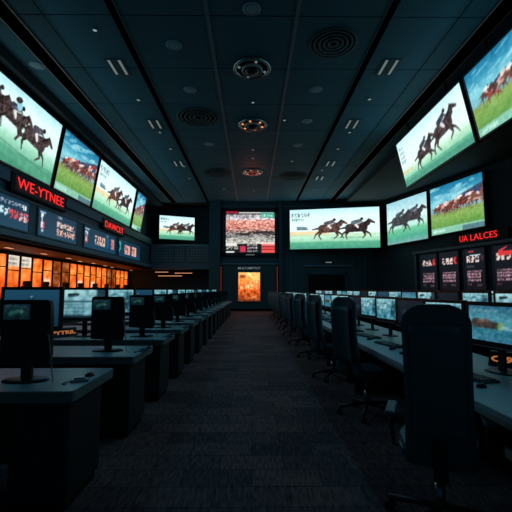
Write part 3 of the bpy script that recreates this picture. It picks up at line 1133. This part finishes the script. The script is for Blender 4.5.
# ================================================================== LEFT BETTING COUNTER
t = thing('betting_counter', 'long brown counter in front of the orange booth windows', 'counter', (-7.9, 11.5, 0))
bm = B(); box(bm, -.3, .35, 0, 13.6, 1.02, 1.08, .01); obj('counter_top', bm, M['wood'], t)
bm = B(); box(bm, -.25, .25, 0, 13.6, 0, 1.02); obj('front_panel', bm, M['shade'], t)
first = None
ks = [(13.2, 'nearest'), (14.4, 'second'), (15.9, 'third'), (17.3, 'fourth'), (18.9, 'fifth'), (20.4, 'sixth'), (22.0, 'seventh'), (23.4, 'farthest')]
for k, (y, s) in enumerate(ks):
    lb = 'dark ticket machine on the left counter before the orange windows, %s from the camera' % s
    if first is None:
        first = thing('ticket_machine', lb, 'ticket machine', (-7.75, y, 1.08), R(90), group='ticket machines on the left counter')
        bm = B(); box(bm, -.15, .15, -.12, .12, 0, .42, .03); box(bm, -.11, .11, -.10, .10, .42, .58, .04); obj('body', bm, M['shade'], first)
        bm = B(); box(bm, -.09, .09, -.135, -.12, .20, .36, .004); obj('panel', bm, M['whitep'], first)
        bm = B(); box(bm, -.10, .10, -.17, -.12, .05, .08); obj('ticket_slot', bm, M['black'], first)
    else:
        dup(first, (-7.75, y, 1.08), R(90), lb)

# ================================================================== LEFT DESK ROWS
ROWS = 16
PITCH = 1.17
D0 = 2.33


def make_desk(label, loc):
    t = thing('desk', label, 'desk', loc, group='left desk rows')
    # local origin: aisle-side near corner on the floor
    top = [(-2.15, 0), (-.03, 0), (-.008, .01), (0, .035), (0, .67), (-.01, .68), (-2.15, .68)]
    bm = B(); prism(bm, top, .742, .75, .002); obj('desk_top', bm, M['desk'], t)
    bm = B(); prism(bm, top, .682, .742, .003); obj('edge_band', bm, M['deskedge'], t)
    bm = B(); box(bm, -.42, -.06, .10, .60, .06, .682, .006); obj('pedestal', bm, M['lectern'], t)
    bm = B(); box(bm, -.40, -.08, .12, .58, 0, .06); obj('plinth', bm, M['black'], t)
    bm = B(); box(bm, -2.1, -.42, .50, .53, .12, .682); obj('modesty_panel', bm, M['lectern'], t)
    bm = B(); box(bm, -2.13, -2.08, .06, .62, 0, .682); obj('side_panel', bm, M['lectern'], t)
    return t


desk0 = None
for k in range(ROWS):
    lb = ('%s desk of the left row, pale blue top beside the aisle' % ('nearest' if k == 0 else ORD[k]))
    if k == ROWS - 1:
        lb = 'last and farthest desk of the left row, beside the aisle'
    lc = (-1.065, D0 + PITCH * k, 0)
    if desk0 is None:
        desk0 = make_desk(lb, lc)
    else:
        dup(desk0, lc, 0, lb)


# self-standing betting terminal: black housing with a small lit screen in its upper corner
def term_art(v=0):
    cv = Canvas(22, 12, 1.9, 3)
    cv.vgrad([(0, (14, 40, 48)), (.5, (22, 62, 70)), (1, (20, 46, 60))])
    cv.cap((.5, .4), (1.2, .6), .14, .08, (60, 130, 120), .8)
    cv.cap((.2, .85), (1.6, .8), .03, .03, (90, 130, 150), .7)
    cv.ell(1.3, .5, .12, .1, (120, 160, 150), .2, .7)
    cv.noise(18, 12, 8)
    cv.img *= .75
    return cv.out()


def make_terminal(label, loc, rz):
    t = thing('betting_terminal', label, 'terminal', loc, rz, 'black betting terminals on the left desks')
    # local origin: centre of base; body hangs on a neck
    bm = B()
    pts = [(-.165, 0.02), (.150, 0.0), (.165, .05), (.160, .30), (.150, .425), (.142, .435), (-.155, .435), (-.165, .42)]
    a = [bm.verts.new((x, -.035, z + .10)) for x, z in pts]
    b = [bm.verts.new((x * .9, .05, z * .96 + .11)) for x, z in pts]
    bm.faces.new(a); bm.faces.new(b[::-1])
    for i in range(len(pts)):
        bm.faces.new((a[i], b[i], b[(i + 1) % len(pts)], a[(i + 1) % len(pts)]))
    bmesh.ops.bevel(bm, geom=list(bm.edges), offset=.008, segments=2, affect='EDGES')
    h = obj('housing', bm, M['plastic'], t)
    p = picture('screen', term_art(), .17, .10, M['small'], t)
    p.location = (-.062, -.037, .455)
    bm = B(); box(bm, -.155, .035, -.040, -.034, .398, .404); box(bm, -.155, .035, -.040, -.034, .506, .512); box(bm, -.155, -.149, -.040, -.034, .398, .512); box(bm, .029, .035, -.040, -.034, .398, .512); obj('screen_frame', bm, M['bezel'], t)
    bm = B(); box(bm, -.035, .035, -.01, .03, .015, .14, .008); obj('neck', bm, M['plastic'], t)
    bm = B(); lathe(bm, [(.15, 0), (.15, .006), (.13, .016), (.03, .02)], 30, 1.0, .62); obj('base', bm, M['plastic'], t)
    bm = B(); path_tube(bm, [(.10, .0, .38), (.155, -.045, .30), (.178, -.05, .18), (.188, -.045, .06), (.19, -.03, .004), (.17, .02, .004)], .0035, 6); obj('cable', bm, M['silver'], t)
    return t


term0 = None
rd0 = None
ms0 = None
for k in range(ROWS):
    y = D0 + PITCH * k + (.27 if k == 0 else .34)
    x = -1.50 + (.075 if k else 0)
    where = 'on the %s left desk' % (ORD[k] if k < ROWS - 1 else 'farthest')
    lb = 'black betting terminal with small lit screen ' + where
    if term0 is None:
        term0 = make_terminal(lb, (x, y, .75), R(2))
    else:
        dup(term0, (x, y, .75), R(2), lb)
    if k < 10:
        lb = 'silver ticket reader beside the terminal ' + where
        q = (x + .365, y - .02, .75)
        if rd0 is None:
            rd0 = thing('ticket_reader', lb, 'card reader', q, R(20), 'ticket readers on the left desks')
            bm = B(); box(bm, -.055, .055, -.03, .03, 0, .016, .005); obj('body', bm, M['silver'], rd0)
            bm = B(); box(bm, -.035, .035, -.01, .015, .016, .026, .003); obj('slot', bm, M['chrome'], rd0)
            bm = B(); path_tube(bm, [(-.055, 0, .008), (-.085, -.02, .004), (-.10, -.05, .004), (-.08, -.07, .004)], .004, 6); obj('lead', bm, M['silver'], rd0)
        else:
            dup(rd0, q, R(20), lb)
    if k < 6:
        lb = 'small dark mouse ' + where
        q = (x + .365, y + .13, .75)
        if ms0 is None:
            ms0 = thing('mouse', lb, 'mouse', q, R(-30), 'mice on the left desks')
            bm = B(); lathe(bm, [(.028, 0), (.030, .008), (.024, .018), (.012, .024), (.002, .026)], 16, .75, 1.2); obj('body', bm, M['plastic'], ms0)
            bm = B(); lathe(bm, [(.004, .020), (.005, .026), (.003, .029)], 8, .6, 1.4, (0, .014, 0)); obj('wheel', bm, M['silver'], ms0)
        else:
            dup(ms0, q, R(-30), lb)

# ================================================================== DESK MONITORS
MON = [art_monitor(v) for v in range(5)]


def make_monitor(label, loc, rz, v, wd, ht, z0, group):
    """origin at the stand's foot; display faces local -y; z0 = height of the frame's lower edge above the desk"""
    t = thing('monitor', label, 'monitor', loc, rz, group)
    bm = B(); box(bm, -wd / 2, wd / 2, .0, .035, z0, z0 + ht, .006); box(bm, -wd * .3, wd * .3, .03, .06, z0 + .06, z0 + ht - .06, .01); obj('back_cover', bm, M['plastic'], t)
    bm = B(); r = .030
    box(bm, -wd / 2, wd / 2, -.012, .002, z0 + ht - r, z0 + ht); box(bm, -wd / 2, wd / 2, -.012, .002, z0, z0 + r * 1.5)
    for s in (-1, 1):
        a = sorted((s * (wd / 2 - r), s * wd / 2)); box(bm, a[0], a[1], -.012, .002, z0 + r, z0 + ht - r)
    obj('bezel', bm, M['bezel'], t)
    bm = B(); box(bm, -wd / 2 + .01, wd / 2 - .01, -.0145, -.012, z0 + .002, z0 + .007); obj('chin_strip', bm, M['silver'], t)
    p = picture('screen', MON[v], wd - 2 * r, ht - 2.5 * r, M['small'], t)
    p.location = (0, -.002, z0 + r * 1.5 + (ht - 2.5 * r) / 2)
    bm = B(); box(bm, -.03, .03, .035, .06, .01, z0 + ht * .4, .006); obj('neck', bm, M['plastic'], t)
    bm = B(); lathe(bm, [(.13, 0), (.13, .006), (.11, .014), (.02, .018)], 26, 1, .7, (0, .04, 0)); obj('base', bm, M['plastic'], t)
    return t


protos = {}


def monitor(label, loc, rz, v, wd, ht, z0, group):
    key = (v, wd, ht, z0)
    if key in protos:
        return dup(protos[key], loc, rz, label, group)
    protos[key] = make_monitor(label, loc, rz, v, wd, ht, z0, group)
    return protos[key]


# left column, one per desk from the second desk on
vs = [0, 1, 4, 0, 4, 1, 4, 4, 1, 4, 0, 4, 1, 4, 4]
for k in range(1, ROWS):
    y = 3.80 + PITCH * (k - 1)
    s = 'plain blue' if vs[k - 1] == 0 else 'pale text'
    if k == 1:
        lb = 'large monitor with plain blue screen at the left edge, behind the nearest terminal'
    elif k == ROWS - 1:
        lb = 'farthest monitor of the left row, pale text screen'
    else:
        lb = 'monitor with %s screen on the %s left desk' % (s, ORD[k])
    monitor(lb, (-2.17, y, .75), 0, vs[k - 1], .60, .43, .20, 'monitors on the left desks')

# keyboards
def make_keyboard(label, loc, rz, group):
    t = thing('keyboard', label, 'keyboard', loc, rz, group)
    bm = B(); box(bm, -.21, .21, -.07, .07, 0, .014, .005); obj('tray', bm, M['plastic'], t)
    bm = B()
    for r in range(5):
        for c in range(14):
            x = -.195 + c * .028
            y = -.060 + r * .0245
            if r == 0 and 4 <= c <= 8:
                continue
            box(bm, x, x + .023, y, y + .020, .014, .021)
    box(bm, -.195 + 4 * .028, -.195 + 8 * .028 + .023, -.060, -.040, .014, .021)
    obj('keys', bm, M['keys'], t)
    return t


kb0 = make_keyboard('dark keyboard under the blue monitor on the second nearest left desk', (-2.2, 3.57, .75), 0, 'keyboards on the left desks')
for k in range(3, 8):
    dup(kb0, (-2.2, 3.57 + PITCH * (k - 1), .75), 0, 'dark keyboard on the %s left desk' % ORD[k])


# ================================================================== RIGHT COUNTERS
def long_desk(label, x0, x1, ya, yb, group=None):
    t = thing('long_desk', label, 'desk', (x0, ya, 0))
    W, Ln = x1 - x0, yb - ya
    bm = B(); box(bm, 0, W, 0, Ln, .715, .75, .005); obj('desk_top', bm, M['desk'], t)
    bm = B(); box(bm, -.004, W, -.004, Ln, .69, .716, .003); obj('edge_band', bm, M['deskedge'], t)
    bm = B(); box(bm, W - .06, W - .03, .05, Ln - .05, .08, .69); obj('modesty_panel', bm, M['lectern'], t)
    k = 0
    y = .1
    while y < Ln - .05:
        bm = B(); box(bm, .12, W - .06, y, y + .04, 0, .69, .004); obj('side_panel', bm, M['lectern'], t)
        y += 1.85
    return t


long_desk('long pale desk along the right of the aisle, behind the tall chairs', 1.22, 2.12, 1.25, 21.4)
long_desk('second long desk on the right, between the aisle desk and the far right desk', 3.0, 3.75, 3.6, 21.4)
long_desk('third long desk on the far right, in front of the right wall odds boards', 4.75, 5.5, 6.4, 21.4)

rzm = R(-78)
SPC = .75
vs = [2, 4, 3, 4, 4, 3, 1, 4, 2, 4, 1, 4, 3, 4, 1, 4, 4, 1, 4, 4, 1, 4, 4]
kbr = None
for k in range(23):
    y = 2.80 + SPC * k
    if y > 20.9: break
    desc = {2: 'race picture', 4: 'pale text', 3: 'dark dim screen', 1: 'race card page'}[vs[k]]
    if k == 0:
        lb = 'large monitor with horse race picture at the right edge, beside the nearest chair'
    else:
        lb = 'monitor with %s on the aisle side right desk, %s from the camera' % (desc, ORD[k])
    monitor(lb, (1.78, y, .75), rzm, vs[k], .54, .335, .175, 'monitors on the aisle side right desk')
    if k < 12:
        q = (1.50, y - .10, .75)
        dup(kb0, q, rzm, 'dark keyboard on the aisle side right desk, %s from the camera' % ORD[k], 'keyboards on the aisle side right desk')
        dup(ms0, (1.42, y - .40, .75), rzm, 'dark mouse on the aisle side right desk, %s from the camera' % ORD[k], 'mice on the aisle side right desk')
vs = [1, 4, 3, 1, 2, 4, 0, 1, 3, 4, 1, 2, 4, 3, 1, 4, 0, 1, 4]
for k in range(19):
    y = 5.0 + .82 * k
    if y > 20.9: break
    lb = 'monitor on the middle right desk, %s from the camera' % ORD[k]
    monitor(lb, (3.42, y, .75), rzm, vs[k], .56, .38, .20, 'monitors on the middle right desk')
for k in range(15):
    y = 7.9 + .95 * k
    if y > 20.9: break
    lb = 'monitor on the far right desk by the odds boards, %s from the camera' % ORD[k]
    monitor(lb, (5.15, y, .75), rzm, vs[k], .62, .40, .20, 'monitors on the far right desk')

# small tickers with orange characters
def ticker(label, loc, rz, s, wd, tilt):
    t = thing('led_ticker', label, 'ticker display', loc, rz)
    bm = B()
    h = .11
    a = [bm.verts.new((x, y, z)) for x, y, z in ((-wd / 2, -.05, 0), (wd / 2, -.05, 0), (wd / 2, .05, 0), (-wd / 2, .05, 0), (-wd / 2, .0, h), (wd / 2, .0, h), (wd / 2, .05, h), (-wd / 2, .05, h))]
    for f in ((0, 3, 2, 1), (4, 5, 6, 7), (0, 1, 5, 4), (1, 2, 6, 5), (2, 3, 7, 6), (3, 0, 4, 7)):
        bm.faces.new([a[i] for i in f])
    obj('case', bm, M['plastic'], t)
    n = math.atan2(.11, .05)
    text_mesh('characters', s, .045, M['orange_led'], t, (0, -.028, .055), (n, 0, 0), depth=.004, width=wd * .86, bold=.002)
    return t


ticker('orange character ticker on the third left desk, beneath the monitors', (-2.43, 4.97, .75), R(55), 'PYTRIL', .36, 0)
ticker('orange digit display on the right desk beside the nearest keyboard', (2.0, 3.02, .75), R(-50), 'C:98', .24, 0)


# ================================================================== CHAIRS
def curved_pad(profile, half_w, thick, nseg=10, round_top=True, bulge=.02):
    """profile: list of (y, z, width_scale) up the back; returns a closed padded shape"""
    bm = B()
    rings = []
    m = len(profile)
    for (y, z, ws) in profile:
        ring = []
        for side in (0, 1):
            for i in range(nseg + 1):
                u = -1 + 2 * i / nseg
                if side:
                    u = -u
                x = u * half_w * ws
                edge = (1 - abs(u) ** 5)
                curl = -.05 * (abs(u) ** 2.5)
                yy = y + curl + (thick / 2 * (.35 + .65 * edge) + bulge * (1 - u * u) * 0.3) * (1 if side else -1)
                ring.append(bm.verts.new((x, yy, z)))
        rings.append(ring)
    n = len(rings[0])
    for a, b in zip(rings, rings[1:]):
        for i in range(n):
            f = bm.faces.new((a[i], a[(i + 1) % n], b[(i + 1) % n], b[i]))
            f.smooth = True
    bm.faces.new(rings[0][::-1]); bm.faces.new(rings[-1])
    return bm


def make_chair(label, loc, rz):
    """faces local +y (the backrest is on the -y side)"""
    t = thing('office_chair', label, 'chair', loc, rz, 'tall office chairs along the right desk')
    prof = []
    for u in [i / 16 for i in range(15)] + [.90, .925, .95, .965, .98, .99, 1.0]:
        z = .44 + .835 * u
        y = -.20 - .10 * u + .05 * math.sin(u * math.pi * 1.2) * -.5
        ws = .98 - .06 * math.sin(u * 3.1)
        if u > .86:
            q = (u - .86) / .14
            ws *= (1 - (q * .93) ** 2.6) ** .5
        if u < .08:
            ws *= .88 + .12 * u / .08
        prof.append((y, z, ws))
    o = obj('backrest', curved_pad(prof, .172, .085), M['leather'], t)
    hd = [(y - .058, z, ws * .78) for (y, z, ws) in prof[3:15]]
    obj('back_shell', curved_pad(hd, .172, .02), M['leather'], t)
    # headrest seam
    bm = B(); path_tube(bm, [(-.15, -.335, 1.00), (-.08, -.322, 1.005), (0, -.318, 1.006), (.08, -.322, 1.005), (.15, -.335, 1.00)], .004, 6)
    obj('seam', bm, M['stitch'], t)
    bm = B()
    pts = []
    for i in range(24):
        a = 2 * math.pi * i / 24
        c, s = math.cos(a), math.sin(a)
        pts.append((.21 * math.copysign(abs(c) ** .45, c), .02 + .24 * math.copysign(abs(s) ** .45, s)))
    prism(bm, pts, .41, .50, .022)
    obj('seat', bm, M['leather'], t)
    bm = B(); box(bm, -.12, .12, -.12, .14, .375, .41, .01); box(bm, -.035, .035, -.26, -.10, .37, .40, .01); box(bm, -.035, .035, -.285, -.255, .37, .62, .01); obj('mechanism', bm, M['plastic'], t)
    for s in (-1, 1):
        bm = B()
        path_tube(bm, [(s * .19, .0, .43), (s * .24, .0, .43), (s * .25, -.02, .52), (s * .25, -.03, .635)], .014, 8)
        ar = obj('armrest', bm, M['plastic'], t)
        bm = B(); box(bm, s * .25 - .03, s * .25 + .03, -.15, .10, .63, .66, .012); obj('arm_pad', bm, M['leather'], ar)
    bm = B(); tube(bm, (0, 0, .10), (0, 0, .26), .028); tube(bm, (0, 0, .26), (0, 0, .38), .018); obj('gas_lift', bm, M['chrome'], t)
    for k in range(5):
        a = 2 * math.pi * k / 5 + .3
        c, s = math.cos(a), math.sin(a)
        bm = B()
        path_tube(bm, [(0, 0, .12), (c * .12, s * .12, .11), (c * .30, s * .30, .075)], .019, 8)
        lg = obj('base_leg', bm, M['silver'] if False else M['plastic'], t)
        bm = B(); q = Vector((-s, c, 0))
        p = Vector((c * .30, s * .30, .028))
        tube(bm, p - q * .026, p - q * .006, .028, seg=12); tube(bm, p + q * .006, p + q * .026, .028, seg=12); tube(bm, (p.x, p.y, .028), (p.x, p.y, .075), .008)
        obj('caster', bm, M['plastic'], lg)
    return t


CH = []
for X, Y, a in [(.965, 2.02, -24), (1.03, 4.12, -58), (1.0, 5.85, -66), (1.0, 7.65, -60), (.98, 9.5, -66), (1.0, 11.35, -60), (.98, 13.2, -68), (1.0, 15.0, -62), (1.0, 16.8, -66), (1.0, 18.6, -60), (1.0, 20.3, -66)]:
    CH.append((X + .27 * math.sin(R(-a)), Y + .27 * math.cos(R(a)), a))     # (X, Y) is where the backrest stands
ch0 = None
for k, (x, y, a) in enumerate(CH):
    lb = 'tall black office chair at the right desk, %s from the camera' % (ORD[k] if k < len(CH) - 1 else 'farthest')
    if k == 0:
        lb = 'nearest tall black office chair, its back filling the lower right'
    if ch0 is None:
        ch0 = make_chair(lb, (x, y, 0), R(a))
    else:
        dup(ch0, (x, y, 0), R(a), lb)
